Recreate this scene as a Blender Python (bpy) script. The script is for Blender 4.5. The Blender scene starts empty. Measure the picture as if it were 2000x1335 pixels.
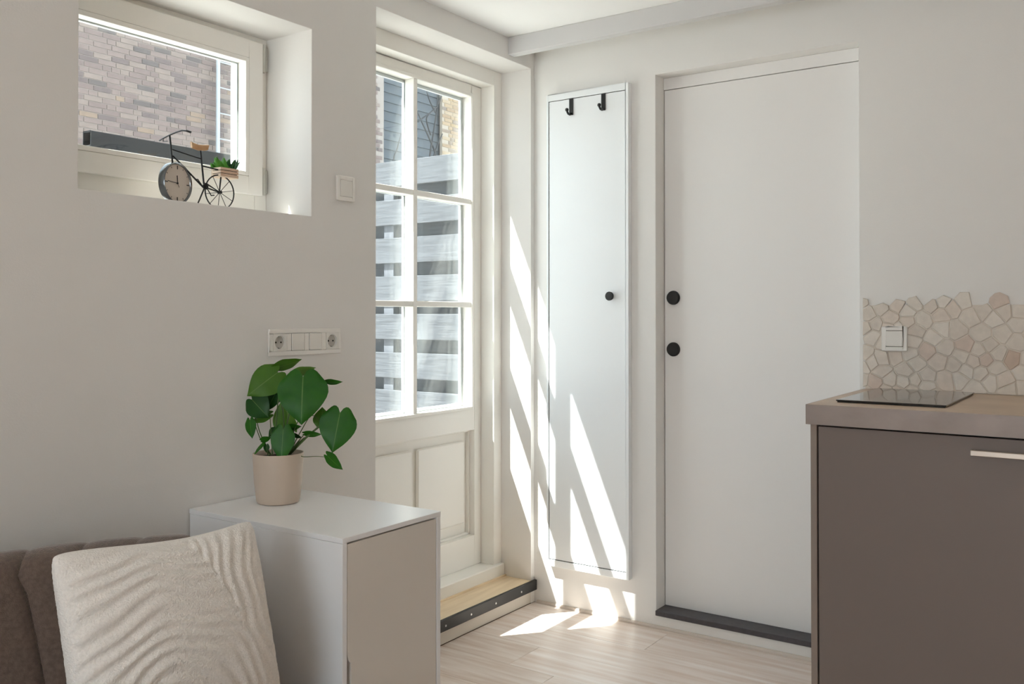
import bpy, bmesh, math, random
from mathutils import Vector, Matrix
random.seed(7)
scene = bpy.context.scene
COL = scene.collection

# ------------------------------------------------------------------ camera
CAM_H = 1.182
YAW, PITCH, FPX = 0.60611855, 0.0102368827, 1773.85
cam_data = bpy.data.cameras.new('camera')
cam = bpy.data.objects.new('camera', cam_data)
COL.objects.link(cam)
cam_data.sensor_width = 36.0
cam_data.lens = FPX * 36.0 / 2000.0
cam_data.shift_y = (595.73 - 667.5) / 2000.0
cam_data.clip_start = 0.02
_f = Vector((math.cos(YAW) * math.cos(PITCH), math.sin(YAW) * math.cos(PITCH), math.sin(PITCH)))
_r = Vector((math.sin(YAW), -math.cos(YAW), 0.0))
_u = _r.cross(_f)
cam.matrix_world = Matrix(((_r.x, _u.x, -_f.x, 0), (_r.y, _u.y, -_f.y, 0), (_r.z, _u.z, -_f.z, CAM_H), (0, 0, 0, 1)))
scene.camera = cam

# ------------------------------------------------------------------ light
world = bpy.data.worlds.new('sky')
scene.world = world
world.use_nodes = True
bg = world.node_tree.nodes['Background']
bg.inputs['Color'].default_value = (0.80, 0.90, 1.0, 1)
bg.inputs['Strength'].default_value = 3.4

sun_data = bpy.data.lights.new('sun', 'SUN')
sun_data.energy = 31
sun_data.angle = 0.0093
sun_data.color = (1.0, 0.985, 0.955)
sun = bpy.data.objects.new('sun', sun_data)
COL.objects.link(sun)
sun.rotation_euler = Vector((1.0, -0.84, -2.07)).to_track_quat('-Z', 'Y').to_euler()
sun.location = (-4, 6, 9)

def fill_lamp(name, loc, direction, sx, sy, power, color=(0.9, 0.95, 1.0)):
    d = bpy.data.lights.new(name, 'AREA')
    d.shape = 'RECTANGLE'; d.size = sx; d.size_y = sy; d.energy = power; d.color = color
    o = bpy.data.objects.new(name, d); COL.objects.link(o)
    o.location = loc
    o.rotation_euler = Vector(direction).to_track_quat('-Z', 'Z').to_euler()
    return o
# added fill lamp in the unseen rear window opening, on top of the sky
fill_lamp('rear_window_fill', (-2.78, 0.10, 1.40), (1, 0, 0), 1.8, 1.6, 28, (0.84, 0.92, 1.0))

scene.view_settings.view_transform = 'Standard'
scene.view_settings.look = 'None'
scene.view_settings.gamma = 1.0
scene.view_settings.use_curve_mapping = False
scene.view_settings.exposure = 0.28
scene.cycles.use_denoising = True
scene.cycles.max_bounces = 12
scene.cycles.diffuse_bounces = 8
scene.cycles.transparent_max_bounces = 16
scene.cycles.caustics_reflective = False
scene.cycles.caustics_refractive = False
scene.cycles.sample_clamp_indirect = 6.0

# ------------------------------------------------------------------ materials
def lin(c):
    c = c / 255.0
    return c / 12.92 if c <= 0.04045 else ((c + 0.055) / 1.055) ** 2.4
def rgb(r, g, b): return (lin(r), lin(g), lin(b), 1.0)

class Nodes:
    def __init__(self, name):
        self.m = bpy.data.materials.new(name); self.m.use_nodes = True
        self.t = self.m.node_tree; self.p = self.t.nodes['Principled BSDF']
    def n(self, kind, **kw):
        nd = self.t.nodes.new(kind)
        for k, v in kw.items(): setattr(nd, k, v)
        return nd
    def link(self, a, b): self.t.links.new(a, b)

def mat(name, col, rough=0.6, metal=0.0, spec=0.5, bump=0.0, bscale=200.0, var=0.0, vscale=8.0, stretch=(1, 1, 1), sheen=0.0, coat=0.0, detail=4.0, col2=None, bdist=0.002):
    N = Nodes(name); p = N.p
    p.inputs['Base Color'].default_value = col
    p.inputs['Roughness'].default_value = rough
    p.inputs['Metallic'].default_value = metal
    p.inputs['Specular IOR Level'].default_value = spec
    if sheen:
        p.inputs['Sheen Weight'].default_value = sheen; p.inputs['Sheen Roughness'].default_value = 0.4
    if coat:
        p.inputs['Coat Weight'].default_value = coat; p.inputs['Coat Roughness'].default_value = 0.15
    if bump or var or col2:
        geo = N.n('ShaderNodeNewGeometry')
        info = N.n('ShaderNodeObjectInfo')
        off = N.n('ShaderNodeVectorMath', operation='SCALE'); off.inputs[0].default_value = (17.3, 9.1, 23.7)
        N.link(info.outputs['Random'], off.inputs['Scale'])
        mul = N.n('ShaderNodeVectorMath', operation='MULTIPLY'); mul.inputs[1].default_value = stretch
        N.link(geo.outputs['Position'], mul.inputs[0])
        add = N.n('ShaderNodeVectorMath', operation='ADD')
        N.link(mul.outputs[0], add.inputs[0]); N.link(off.outputs[0], add.inputs[1])
        vec = add.outputs[0]
    if var or col2:
        ns = N.n('ShaderNodeTexNoise'); ns.inputs['Scale'].default_value = vscale; ns.inputs['Detail'].default_value = detail
        N.link(vec, ns.inputs['Vector'])
        mx = N.n('ShaderNodeMix', data_type='RGBA')
        c2 = col2 if col2 else tuple(max(0, x * (1 - var)) for x in col[:3]) + (1,)
        ramp = N.n('ShaderNodeMapRange'); ramp.inputs['From Min'].default_value = 0.32; ramp.inputs['From Max'].default_value = 0.68
        N.link(ns.outputs['Fac'], ramp.inputs['Value'])
        N.link(ramp.outputs[0], mx.inputs['Factor'])
        mx.inputs['A'].default_value = col; mx.inputs['B'].default_value = c2
        N.link(mx.outputs['Result'], p.inputs['Base Color'])
    if bump:
        nb = N.n('ShaderNodeTexNoise'); nb.inputs['Scale'].default_value = bscale; nb.inputs['Detail'].default_value = 3
        N.link(vec, nb.inputs['Vector'])
        b = N.n('ShaderNodeBump'); b.inputs['Strength'].default_value = bump; b.inputs['Distance'].default_value = 0.002
        b.inputs['Distance'].default_value = bdist; N.link(nb.outputs['Fac'], b.inputs['Height']); N.link(b.outputs[0], p.inputs['Normal'])
    return N.m

def glass_mat(name, tint=(0.97, 0.985, 0.98, 1)):
    N = Nodes(name); N.t.nodes.remove(N.p)
    out = [n for n in N.t.nodes if n.type == 'OUTPUT_MATERIAL'][0]
    tr = N.n('ShaderNodeBsdfTransparent'); tr.inputs['Color'].default_value = tint
    gl = N.n('ShaderNodeBsdfGlossy'); gl.inputs['Roughness'].default_value = 0.0
    lw = N.n('ShaderNodeLayerWeight'); lw.inputs['Blend'].default_value = 0.5      # Schlick reflectance from the facing angle
    pw = N.n('ShaderNodeMath', operation='POWER'); pw.inputs[1].default_value = 5.0; N.link(lw.outputs['Facing'], pw.inputs[0])
    fr = N.n('ShaderNodeMath', operation='MULTIPLY_ADD'); fr.inputs[1].default_value = 0.96; fr.inputs[2].default_value = 0.04
    N.link(pw.outputs[0], fr.inputs[0])
    mx = N.n('ShaderNodeMixShader')
    N.link(fr.outputs[0], mx.inputs[0]); N.link(tr.outputs[0], mx.inputs[1]); N.link(gl.outputs[0], mx.inputs[2])
    N.link(mx.outputs[0], out.inputs['Surface'])
    return N.m

M = {}
M['wall'] = mat('wall_paint', rgb(229, 227, 224), 0.85, bump=0.12, bscale=260, spec=0.25)
M['beampaint'] = mat('beam_paint', rgb(208, 207, 207), 0.8, spec=0.2)
M['bouncetint'] = mat('bounce_tint_paint', rgb(182, 164, 144), 0.85, spec=0.2)  # unseen walls darkened and warmed to tint the light they bounce
M['ceiling'] = mat('ceiling_paint', rgb(242, 242, 241), 0.9, spec=0.2)
M['cream'] = mat('cream_gloss_paint', rgb(242, 240, 235), 0.38)
M['doorpaint'] = mat('door_paint', rgb(234, 232, 230), 0.5)
M['cabwhite'] = mat('white_laminate', rgb(240, 243, 245), 0.32)
M['black'] = mat('black_powder_coat', rgb(26, 26, 27), 0.45)
M['blackmetal'] = mat('black_wire', rgb(22, 22, 23), 0.4, metal=0.2)
M['darkgap'] = mat('dark_gap', rgb(20, 18, 17), 0.9)  # near-black; in gaps and recesses it stands in for shade
M['slate'] = mat('dark_stone', rgb(74, 70, 74), 0.5, bump=0.2, bscale=400, var=0.25, vscale=60)
M['slate_edge'] = mat('dark_stone_edge', rgb(30, 29, 31), 0.55)
M['steel'] = mat('steel', rgb(190, 190, 188), 0.3, metal=1.0)
M['hinge'] = mat('painted_hinge', rgb(205, 205, 198), 0.35, metal=0.4)
M['nickel'] = mat('brushed_nickel', rgb(196, 184, 172), 0.35, metal=0.9)
M['switch'] = mat('white_plastic', rgb(236, 233, 228), 0.28)
M['switchin'] = mat('white_plastic_insert', rgb(230, 227, 221), 0.3)
M['socketwell'] = mat('socket_well_plastic', rgb(190, 187, 181), 0.35)
M['oak'] = mat('oak_laminate', rgb(243, 233, 226), 0.34, var=0.0, col2=rgb(222, 202, 188), vscale=2.6, stretch=(16, 1.0, 6), detail=8.0, bump=0.05, bscale=40)
M['oakdark'] = mat('oak_laminate_dark', rgb(236, 224, 215), 0.34, col2=rgb(212, 191, 176), vscale=3.0, stretch=(16, 1.3, 6), detail=6.0, bump=0.05, bscale=40)
M['stepoak'] = mat('step_laminate', rgb(240, 219, 188), 0.45, col2=rgb(226, 203, 170), vscale=4.0, stretch=(1.5, 14, 6), detail=5.0)
M['floorgap'] = mat('floor_underlay', rgb(120, 100, 84), 0.9)
M['riser'] = mat('riser_paint', rgb(222, 216, 206), 0.5)
M['worktoplit'] = mat('worktop_lit_top', rgb(202, 180, 158), 0.4, col2=rgb(186, 164, 143), vscale=7, detail=8.0)  # top of the worktop, toned lighter and warmer for the light it reflects
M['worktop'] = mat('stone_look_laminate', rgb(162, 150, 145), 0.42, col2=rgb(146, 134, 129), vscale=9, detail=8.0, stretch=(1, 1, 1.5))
M['kitchen'] = mat('taupe_matt_laminate', rgb(118, 107, 101), 0.5)
M['kitchenside'] = mat('taupe_side_laminate', rgb(137, 124, 116), 0.5)
M['hob'] = mat('black_ceramic_glass', rgb(28, 26, 27), 0.06, spec=0.7, coat=0.3)
M['hobedge'] = mat('black_glass_edge', rgb(10, 9, 9), 0.2)
M['sideboard'] = mat('pale_grey_lacquer', rgb(239, 240, 242), 0.3)
M['sideboardshade'] = mat('pale_grey_lacquer_shaded', rgb(222, 217, 210), 0.36)  # same lacquer toned darker, painting shade onto the door front
M['pot'] = mat('beige_ceramic', rgb(200, 184, 168), 0.5, bump=0.05, bscale=120)
M['soil'] = mat('potting_soil', rgb(52, 40, 32), 0.95, bump=0.8, bscale=160)
M['stem'] = mat('green_stem', rgb(72, 98, 44), 0.5)
M['velvet'] = mat('brown_velvet', rgb(112, 94, 84), 0.75, sheen=0.5, var=0.34, vscale=120, bump=0.6, bscale=420, bdist=.003, detail=6)
M['terry'] = mat('cream_terry_fabric', rgb(247, 243, 238), 0.95, sheen=0.2, bump=0.7, bscale=300, bdist=0.004, var=0.09, vscale=190, spec=0.1)
M['pipe'] = mat('galvanised_pipe', rgb(146, 151, 156), 0.5)
M['tube'] = mat('anthracite_tube', rgb(30, 32, 35), 0.7, spec=0.12, var=0.25, vscale=90)
M['fence'] = mat('weathered_grey_wood', rgb(66, 69, 74), 0.8, col2=rgb(40, 43, 48), vscale=5, stretch=(6, 1.2, 30), detail=8, bump=0.3, bscale=60)
M['fencepost'] = mat('weathered_post', rgb(76, 79, 85), 0.8, col2=rgb(64, 67, 73), vscale=5, stretch=(26, 26, 2))
M['clad'] = mat('blue_grey_cladding', rgb(66, 73, 80), 0.75, var=0.2, vscale=4, stretch=(1, 4, 18))
M['bark'] = mat('grey_bark', rgb(46, 47, 50), 0.9)
M['paving'] = mat('paving', rgb(186, 183, 178), 0.9, var=0.2, vscale=3)
M['roofslate'] = mat('dark_soffit', rgb(80, 84, 90), 0.8)
M['chrome'] = mat('clock_case_metal', rgb(120, 122, 124), 0.18, metal=0.9)
M['dial'] = mat('clock_dial', rgb(206, 194, 182), 0.5)
M['crate'] = mat('pale_pine', rgb(236, 216, 196), 0.65, col2=rgb(220, 196, 172), vscale=14, stretch=(2, 2, 20))
M['cratedark'] = mat('pine_slat', rgb(220, 192, 168), 0.65, col2=rgb(200, 168, 144), vscale=14, stretch=(2, 2, 20))
M['saddle'] = mat('saddle_wood', rgb(222, 186, 146), 0.5, col2=rgb(192, 148, 106), vscale=20)
M['glass'] = glass_mat('window_glass')
M['spacer'] = mat('pale_spacer', rgb(226, 230, 232), 0.4)

def leaf_mat(name, c1, c2, rough=0.42):
    N = Nodes(name); p = N.p
    uv = N.n('ShaderNodeUVMap'); sep = N.n('ShaderNodeSeparateXYZ'); N.link(uv.outputs[0], sep.inputs[0])
    # pale midrib down the centre of the blade (u = 0.5), noise mottling
    a = N.n('ShaderNodeMath', operation='SUBTRACT'); a.inputs[1].default_value = 0.5; N.link(sep.outputs['X'], a.inputs[0])
    b = N.n('ShaderNodeMath', operation='ABSOLUTE'); N.link(a.outputs[0], b.inputs[0])
    r = N.n('ShaderNodeMapRange'); r.inputs['From Min'].default_value = 0.006; r.inputs['From Max'].default_value = 0.016
    r.inputs['To Min'].default_value = 0.55; r.inputs['To Max'].default_value = 0.0; N.link(b.outputs[0], r.inputs['Value'])
    ns = N.n('ShaderNodeTexNoise'); ns.inputs['Scale'].default_value = 45; ns.inputs['Detail'].default_value = 4
    geo = N.n('ShaderNodeNewGeometry'); N.link(geo.outputs['Position'], ns.inputs['Vector'])
    m1 = N.n('ShaderNodeMix', data_type='RGBA'); m1.inputs['A'].default_value = c1; m1.inputs['B'].default_value = c2
    N.link(ns.outputs['Fac'], m1.inputs['Factor'])
    m2 = N.n('ShaderNodeMix', data_type='RGBA'); N.link(r.outputs[0], m2.inputs['Factor'])
    N.link(m1.outputs['Result'], m2.inputs['A']); m2.inputs['B'].default_value = rgb(120, 150, 84)
    N.link(m2.outputs['Result'], p.inputs['Base Color'])
    p.inputs['Roughness'].default_value = rough
    p.inputs['Specular IOR Level'].default_value = 0.28
    return N.m
LEAF = [leaf_mat('leaf_green', rgb(24, 82, 8), rgb(40, 100, 14)), leaf_mat('leaf_light', rgb(54, 98, 14), rgb(72, 114, 26)),
        leaf_mat('leaf_young', rgb(104, 148, 58), rgb(86, 132, 44)), leaf_mat('leaf_deep', rgb(18, 62, 10), rgb(28, 76, 16))]
M['sprig'] = leaf_mat('sprig_green', rgb(62, 124, 40), rgb(96, 160, 62))
M['sprigdark'] = leaf_mat('sprig_deep_green', rgb(30, 70, 34), rgb(44, 92, 44))

# ------------------------------------------------------------------ mesh helpers
W = {}                                   # world location of every object made here
class MB:
    def __init__(self): self.v = []; self.f = []; self.uv = None; self.mi = []
    def add(self, vs, fs, mi=0):
        o = len(self.v); self.v += [tuple(p) for p in vs]
        for f in fs: self.f.append(tuple(i + o for i in f)); self.mi.append(mi)
        return self
    def box(self, x0, x1, y0, y1, z0, z1, mi=0):
        x0, x1 = min(x0, x1), max(x0, x1); y0, y1 = min(y0, y1), max(y0, y1); z0, z1 = min(z0, z1), max(z0, z1)
        vs = [(x0, y0, z0), (x1, y0, z0), (x1, y1, z0), (x0, y1, z0), (x0, y0, z1), (x1, y0, z1), (x1, y1, z1), (x0, y1, z1)]
        return self.add(vs, [(0, 3, 2, 1), (4, 5, 6, 7), (0, 1, 5, 4), (1, 2, 6, 5), (2, 3, 7, 6), (3, 0, 4, 7)], mi)
    def cyl(self, p0, p1, r0, r1=None, n=24, mi=0):
        r1 = r0 if r1 is None else r1
        p0, p1 = Vector(p0), Vector(p1); d = (p1 - p0).normalized()
        a = Vector((0, 0, 1)) if abs(d.z) < 0.9 else Vector((1, 0, 0))
        x = d.cross(a).normalized(); y = d.cross(x)
        vs = []
        for p, r in ((p0, r0), (p1, r1)):
            for i in range(n):
                t = 2 * math.pi * i / n; vs.append(p + x * (r * math.cos(t)) + y * (r * math.sin(t)))
        fs = [(i, (i + 1) % n, n + (i + 1) % n, n + i) for i in range(n)]
        fs += [tuple(reversed(range(n))), tuple(range(n, 2 * n))]
        return self.add(vs, fs, mi)
    def tube(self, pts, r, n=8, closed=False, r_end=None, mi=0):
        pts = [Vector(p) for p in pts]; k = len(pts); vs = []; fs = []
        prev = None
        for i, p in enumerate(pts):
            if closed: d = pts[(i + 1) % k] - pts[i - 1]
            else: d = pts[min(i + 1, k - 1)] - pts[max(i - 1, 0)]
            d.normalize()
            if prev is None:
                a = Vector((0, 0, 1)) if abs(d.z) < 0.9 else Vector((1, 0, 0)); x = d.cross(a).normalized()
            else:
                x = (prev - d * prev.dot(d)).normalized()
            prev = x; y = d.cross(x)
            rr = r if r_end is None else r + (r_end - r) * i / max(1, k - 1)
            for j in range(n):
                t = 2 * math.pi * j / n; vs.append(p + x * (rr * math.cos(t)) + y * (rr * math.sin(t)))
        for i in range(k if closed else k - 1):
            for j in range(n):
                a, b = i * n, ((i + 1) % k) * n
                fs.append((a + j, a + (j + 1) % n, b + (j + 1) % n, b + j))
        if not closed: fs += [tuple(reversed(range(n))), tuple(range((k - 1) * n, k * n))]
        return self.add(vs, fs, mi)
    def lathe(self, prof, c, n=48, mi=0):            # profile of (radius, z), around the vertical axis through c
        vs = []; fs = []
        for r, z in prof:
            for j in range(n):
                t = 2 * math.pi * j / n; vs.append((c[0] + r * math.cos(t), c[1] + r * math.sin(t), c[2] + z))
        for i in range(len(prof) - 1):
            for j in range(n): fs.append((i * n + j, i * n + (j + 1) % n, (i + 1) * n + (j + 1) % n, (i + 1) * n + j))
        fs += [tuple(reversed(range(n))), tuple(range((len(prof) - 1) * n, len(prof) * n))]
        return self.add(vs, fs, mi)
    def prism(self, poly, axis, a, b, mi=0):         # polygon in the other two axes, extruded along axis from a to b
        n = len(poly)
        def pt(p, t): return {'x': (t, p[0], p[1]), 'y': (p[0], t, p[1]), 'z': (p[0], p[1], t)}[axis]
        vs = [pt(p, a) for p in poly] + [pt(p, b) for p in poly]
        fs = [tuple(reversed(range(n))), tuple(range(n, 2 * n))] + [(i, (i + 1) % n, n + (i + 1) % n, n + i) for i in range(n)]
        return self.add(vs, fs, mi)
    def frame(self, axis, a, b, u0, u1, v0, v1, wu0, wu1, wv0, wv1):   # four rails round an opening, seen along axis
        def bx(p0, p1, q0, q1):
            if axis == 'y': self.box(p0, p1, a, b, q0, q1)
            elif axis == 'x': self.box(a, b, p0, p1, q0, q1)
            else: self.box(p0, p1, q0, q1, a, b)
        bx(u0, u0 + wu0, v0, v1); bx(u1 - wu1, u1, v0, v1)
        bx(u0 + wu0, u1 - wu1, v0, v0 + wv0); bx(u0 + wu0, u1 - wu1, v1 - wv1, v1)
        return self
    def slab(self, axis, a, b, us, vs_, holes):      # wall on a grid of breaks with cells left out; one closed skin
        us = sorted(set(us)); vs_ = sorted(set(vs_))
        def solid(i, j):
            if i < 0 or j < 0 or i >= len(us) - 1 or j >= len(vs_) - 1: return False
            cu, cv = (us[i] + us[i + 1]) / 2, (vs_[j] + vs_[j + 1]) / 2
            return not any(h[0] < cu < h[1] and h[2] < cv < h[3] for h in holes)
        def P(t, u, v): return {'x': (t, u, v), 'y': (u, t, v), 'z': (u, v, t)}[axis]
        for i in range(len(us) - 1):
            for j in range(len(vs_) - 1):
                if not solid(i, j): continue
                u0, u1, v0, v1 = us[i], us[i + 1], vs_[j], vs_[j + 1]
                self.add([P(a, u0, v0), P(a, u1, v0), P(a, u1, v1), P(a, u0, v1)], [(0, 1, 2, 3)])
                self.add([P(b, u0, v0), P(b, u1, v0), P(b, u1, v1), P(b, u0, v1)], [(3, 2, 1, 0)])
                for (di, dj, e) in ((-1, 0, (u0, v0, u0, v1)), (1, 0, (u1, v0, u1, v1)), (0, -1, (u0, v0, u1, v0)), (0, 1, (u0, v1, u1, v1))):
                    if not solid(i + di, j + dj):
                        self.add([P(a, e[0], e[1]), P(a, e[2], e[3]), P(b, e[2], e[3]), P(b, e[0], e[1])], [(0, 1, 2, 3)])
        return self
    def mesh(self, name, mats, origin, bevel=0.0, seg=1, smooth=None, weld=True):
        me = bpy.data.meshes.new(name)
        me.from_pydata([tuple(a - b for a, b in zip(p, origin)) for p in self.v], [], self.f)
        for m in (mats if isinstance(mats, (list, tuple)) else [mats]): me.materials.append(m)
        for p, i in zip(me.polygons, self.mi): p.material_index = i
        bm = bmesh.new(); bm.from_mesh(me)
        if weld: bmesh.ops.remove_doubles(bm, verts=bm.verts, dist=1e-6)
        bmesh.ops.recalc_face_normals(bm, faces=bm.faces)
        if bevel:
            es = [e for e in bm.edges if len(e.link_faces) == 2 and e.calc_face_angle(0) > 0.5]
            bmesh.ops.bevel(bm, geom=es, offset=bevel, segments=seg, affect='EDGES', profile=0.5, clamp_overlap=True)
        bm.to_mesh(me); bm.free()
        if smooth is not None:
            for p in me.polygons: p.use_smooth = True
            me.set_sharp_from_angle(angle=math.radians(smooth))
        return me
    def build(self, name, mats, parent=None, bevel=0.0, seg=1, smooth=None, weld=True, label=None):
        lo = [min(p[i] for p in self.v) for i in range(3)]; hi = [max(p[i] for p in self.v) for i in range(3)]
        o = ((lo[0] + hi[0]) / 2, (lo[1] + hi[1]) / 2, lo[2])
        return place(name, self.mesh(name, mats, o, bevel, seg, smooth, weld), o, parent, label)

def place(name, data, loc, parent=None, label=None):
    ob = bpy.data.objects.new(name, data); COL.objects.link(ob)
    if parent is not None:
        ob.parent = parent; ob.location = Vector(loc) - W[parent.name]
    else: ob.location = loc
    W[ob.name] = Vector(loc)
    if label: ob['label'] = label
    return ob
def tag(o, label, cat, group=None):
    o['label'] = label; o['category'] = cat
    if group: o['group'] = group
    return o
def thing(name, loc, label, cat, group=None): return tag(place(name, None, loc), label, cat, group)
def structure(o, label=None, cat=None):
    o['kind'] = 'structure'
    if label: o['label'] = label
    if cat: o['category'] = cat
    return o
def sroot(name, loc, label=None, cat=None): return structure(place(name, None, loc), label, cat)

# ------------------------------------------------------------------ the room
XR, YL, ZC = 3.137, 2.063, 2.283          # far wall, left wall, ceiling
XB, YR_ = -2.60, -2.00                     # wall behind the camera, wall on the right
fl = structure(MB().box(XB - 0.25, 3.30, YR_ - 0.25, 2.38, -0.10, -0.012).build('floor', M['floorgap']), 'light oak laminate floor with narrow plank joints', 'floor')
for i in range(31):
    x0 = XB + i * 0.19
    x1 = min(x0 + 0.19, XR)
    if x1 - x0 < 0.02: continue
    y = YR_ - random.uniform(0, 1.2)
    while y < YL:
        y0, y1 = max(y, YR_), min(y + 1.28, YL)
        if y1 - y0 > 0.02:
            b = MB().box(x0 + 0.0004, x1 - 0.0004, y0 + 0.0004, y1 - 0.0004, -0.012, random.choice((0.0, 0.0002)))
            b.build('plank', M['oak'] if random.random() < 0.68 else M['oakdark'], fl, bevel=0.0006)
        y += 1.28

structure(MB().slab('y', YL, 2.38, [XB - 0.25, 1.177, 1.911, 2.193, 3.113, 3.30], [0, 1.479, 2.047, 2.195, ZC],
    [(1.177, 1.911, 1.479, 2.047), (2.193, 3.113, 0, 2.195)]).build('wall_left', M['wall'], bevel=0.002, seg=2, smooth=40),
    'off-white plastered wall with the deep window niche and the garden door niche', 'wall')
structure(MB().slab('x', XR, 3.30, [YR_ - 0.25, 0.770, 1.512, YL], [0, 0.049, 2.092, ZC], [(0.770, 1.512, 0.049, 2.092)]).build('wall_far', M['wall'], bevel=0.002, seg=2, smooth=40),
    'off-white wall holding the flush door and the slim white cabinet', 'wall')
structure(MB().slab('x', XB - 0.25, XB, [YR_ - 0.25, -0.80, 1.00, YL], [0, 0.60, 2.20, ZC], [(-0.80, 1.00, 0.60, 2.20)]).build('wall_back', M['bouncetint'], bevel=0.002, seg=2, smooth=40),
    'unseen wall behind the camera, tinted for warm bounce light, with the wide rear window', 'wall')
structure(MB().box(XB, 3.30, YR_ - 0.25, YR_, 0, ZC).build('wall_right', M['bouncetint']), 'plain unseen wall on the kitchen side, tinted for warm bounce light', 'wall')
structure(MB().box(XB - 0.25, 3.30, YR_ - 0.25, 2.38, ZC, 2.46).build('ceiling', M['ceiling']), 'plain white ceiling', 'ceiling')
structure(MB().box(2.949, 2.990, YR_, YL, 2.213, ZC).build('trim_1', M['beampaint'], bevel=0.002), 'narrow painted beam under the ceiling along the far wall', 'beam')
structure(MB().prism([(XR, 0.0), (XR - 0.010, 0.0), (XR - 0.010, 0.006), (XR - 0.005, 0.012), (XR, 0.012)], 'y', 0.752, 2.046).build('baseboard_far', mat('skirting', rgb(205, 193, 182), 0.5)),
    'thin pale strip closing the joint between floor and far wall', 'baseboard')

# unseen rear window behind the camera, its opening sized for the fill light
w2 = sroot('window_2', (XB - 0.1, 0.10, 0.60), 'wide white rear window behind the camera', 'window')
MB().frame('x', -2.72, -2.65, -0.80, 1.00, 0.60, 2.20, .06, .06, .06, .06).box(-2.72, -2.65, 0.07, 0.13, 0.66, 2.14).build('window_frame', M['cream'], w2, bevel=0.003)
for a, b in ((-0.74, 0.07), (0.13, 0.94)): MB().box(-2.69, -2.684, a, b, 0.66, 2.14).build('pane', M['glass'], w2)

# ------------------------------------------------------------------ high window
w1 = sroot('window_1', (1.544, 2.268, 1.479), 'small cream tilt window high in the left wall niche', 'window')
MB().frame('y', 2.268, 2.36, 1.177, 1.911, 1.479, 2.047, .046, .046, .086, .036).build('window_frame', M['cream'], w1, bevel=0.002)
sash = MB().frame('y', 2.248, 2.2665, 1.205, 1.880, 1.551, 2.026, .055, .0535, .0560, .0565).build('sash', M['cream'], w1, bevel=0.0015)
MB().frame('y', 2.2668, 2.335, 1.2245, 1.8640, 1.5660, 2.0100, .0355, .0375, .0410, .0405).build('sash_rebate', M['cream'], w1)
MB().frame('y', 2.2468, 2.2815, 1.2608, 1.8258, 1.6078, 1.9688, .0125, .0125, .0125, .0125).build('glazing_bead', M['cream'], sash, bevel=0.001)
MB().box(1.2605, 1.8260, 2.282, 2.285, 1.6075, 1.9690).build('pane', M['glass'], sash)
MB().box(1.2605, 1.8260, 2.298, 2.301, 1.6075, 1.9690).build('pane', M['glass'], sash)
MB().frame('y', 2.2855, 2.2975, 1.2605, 1.8260, 1.6075, 1.9690, .016, .016, .016, .016).build('spacer', M['spacer'], sash)
for z0, z1 in ((1.940, 2.026), (1.556, 1.640)):
    h = MB().cyl((1.8885, 2.256, z0), (1.8885, 2.256, z1), 0.0062, n=16).cyl((1.8885, 2.256, z0 - 0.002), (1.8885, 2.256, z0), 0.0045, n=12)
    h.box(1.8885, 1.9085, 2.260, 2.2675, z0 + 0.006, z1 - 0.006)
    h.build('hinge', M['hinge'], w1, smooth=40, label='metal barrel hinge in the gap beside the sash')

# ------------------------------------------------------------------ garden door
d1 = sroot('door_1', (2.65, 2.277, 0.092), 'cream half-glazed garden door with six panes and a panelled lower half', 'door')
MB().box(2.193, 2.205, 2.211, 2.38, .145, 2.195).box(3.059, 3.113, 2.211, 2.38, .145, 2.195).box(2.205, 3.059, 2.211, 2.38, 2.134, 2.195).box(3.044, 3.059, 2.346, 2.38, .1455, 2.134).box(2.205, 3.044, 2.346, 2.38, 2.120, 2.134).build('door_frame', M['cream'], d1, bevel=0.0015)
MB().box(2.193, 3.113, 2.194, 2.38, .092, .145).box(2.205, 3.044, 2.346, 2.38, .1452, .160).build('door_sill', M['cream'], d1, bevel=0.003)
ZB, ZT, Z0 = .1465, 2.132, .803
dl = MB()
dl.box(2.2060, 2.258, 2.277, 2.345, ZB, ZT).box(3.012, 3.0572, 2.277, 2.345, ZB, ZT).box(2.991, 3.012, 2.277, 2.345, Z0, ZT)
dl.box(2.258, 2.991, 2.277, 2.345, 2.084, ZT).box(2.258, 3.012, 2.277, 2.345, .705, Z0).box(2.258, 3.012, 2.277, 2.345, ZB, .270).box(2.258, 3.012, 2.317, 2.345, .270, .705)
leaf = dl.build('door_leaf', M['cream'], d1, bevel=0.0015)
MB().box(2.627, 2.649, 2.277, 2.322, Z0, 2.084).build('glazing_bar', M['cream'], leaf, bevel=0.0015)
bz = (Z0, 1.212, 1.234, 1.637, 1.659, 2.084)
for x0, x1 in ((2.258, 2.627), (2.649, 2.991)):
    for z0, z1 in ((1.212, 1.234), (1.637, 1.659)): MB().box(x0, x1, 2.2785, 2.322, z0, z1).build('glazing_bar', M['cream'], leaf, bevel=0.0015)
for x0, x1 in ((2.258, 2.638), (2.638, 2.991)):
    for z0, z1 in ((Z0, 1.223), (1.223, 1.648), (1.648, 2.084)):
        MB().box(x0 + .0005, x1 - .0005, 2.3225, 2.3255, z0 + .0005, z1 - .0005).box(x0 + .0005, x1 - .0005, 2.3375, 2.3405, z0 + .0005, z1 - .0005).build('pane', M['glass'], leaf)
        MB().frame('y', 2.326, 2.337, x0 + .0005, x1 - .0005, z0 + .0005, z1 - .0005, .011, .011, .011, .011).build('spacer', M['spacer'], leaf)
MB().frame('y', 2.2735, 2.2768, 2.246, 3.003, .791, 2.096, .0118, .0118, .0118, .0118).build('glazing_bead', M['cream'], leaf, bevel=0.001)
for x0, x1 in ((2.291, 2.648), (2.682, 2.978)):
    MB().box(x0, x1, 2.301, 2.3168, .322, .660).build('raised_panel', M['cream'], leaf, bevel=0.005)
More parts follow.
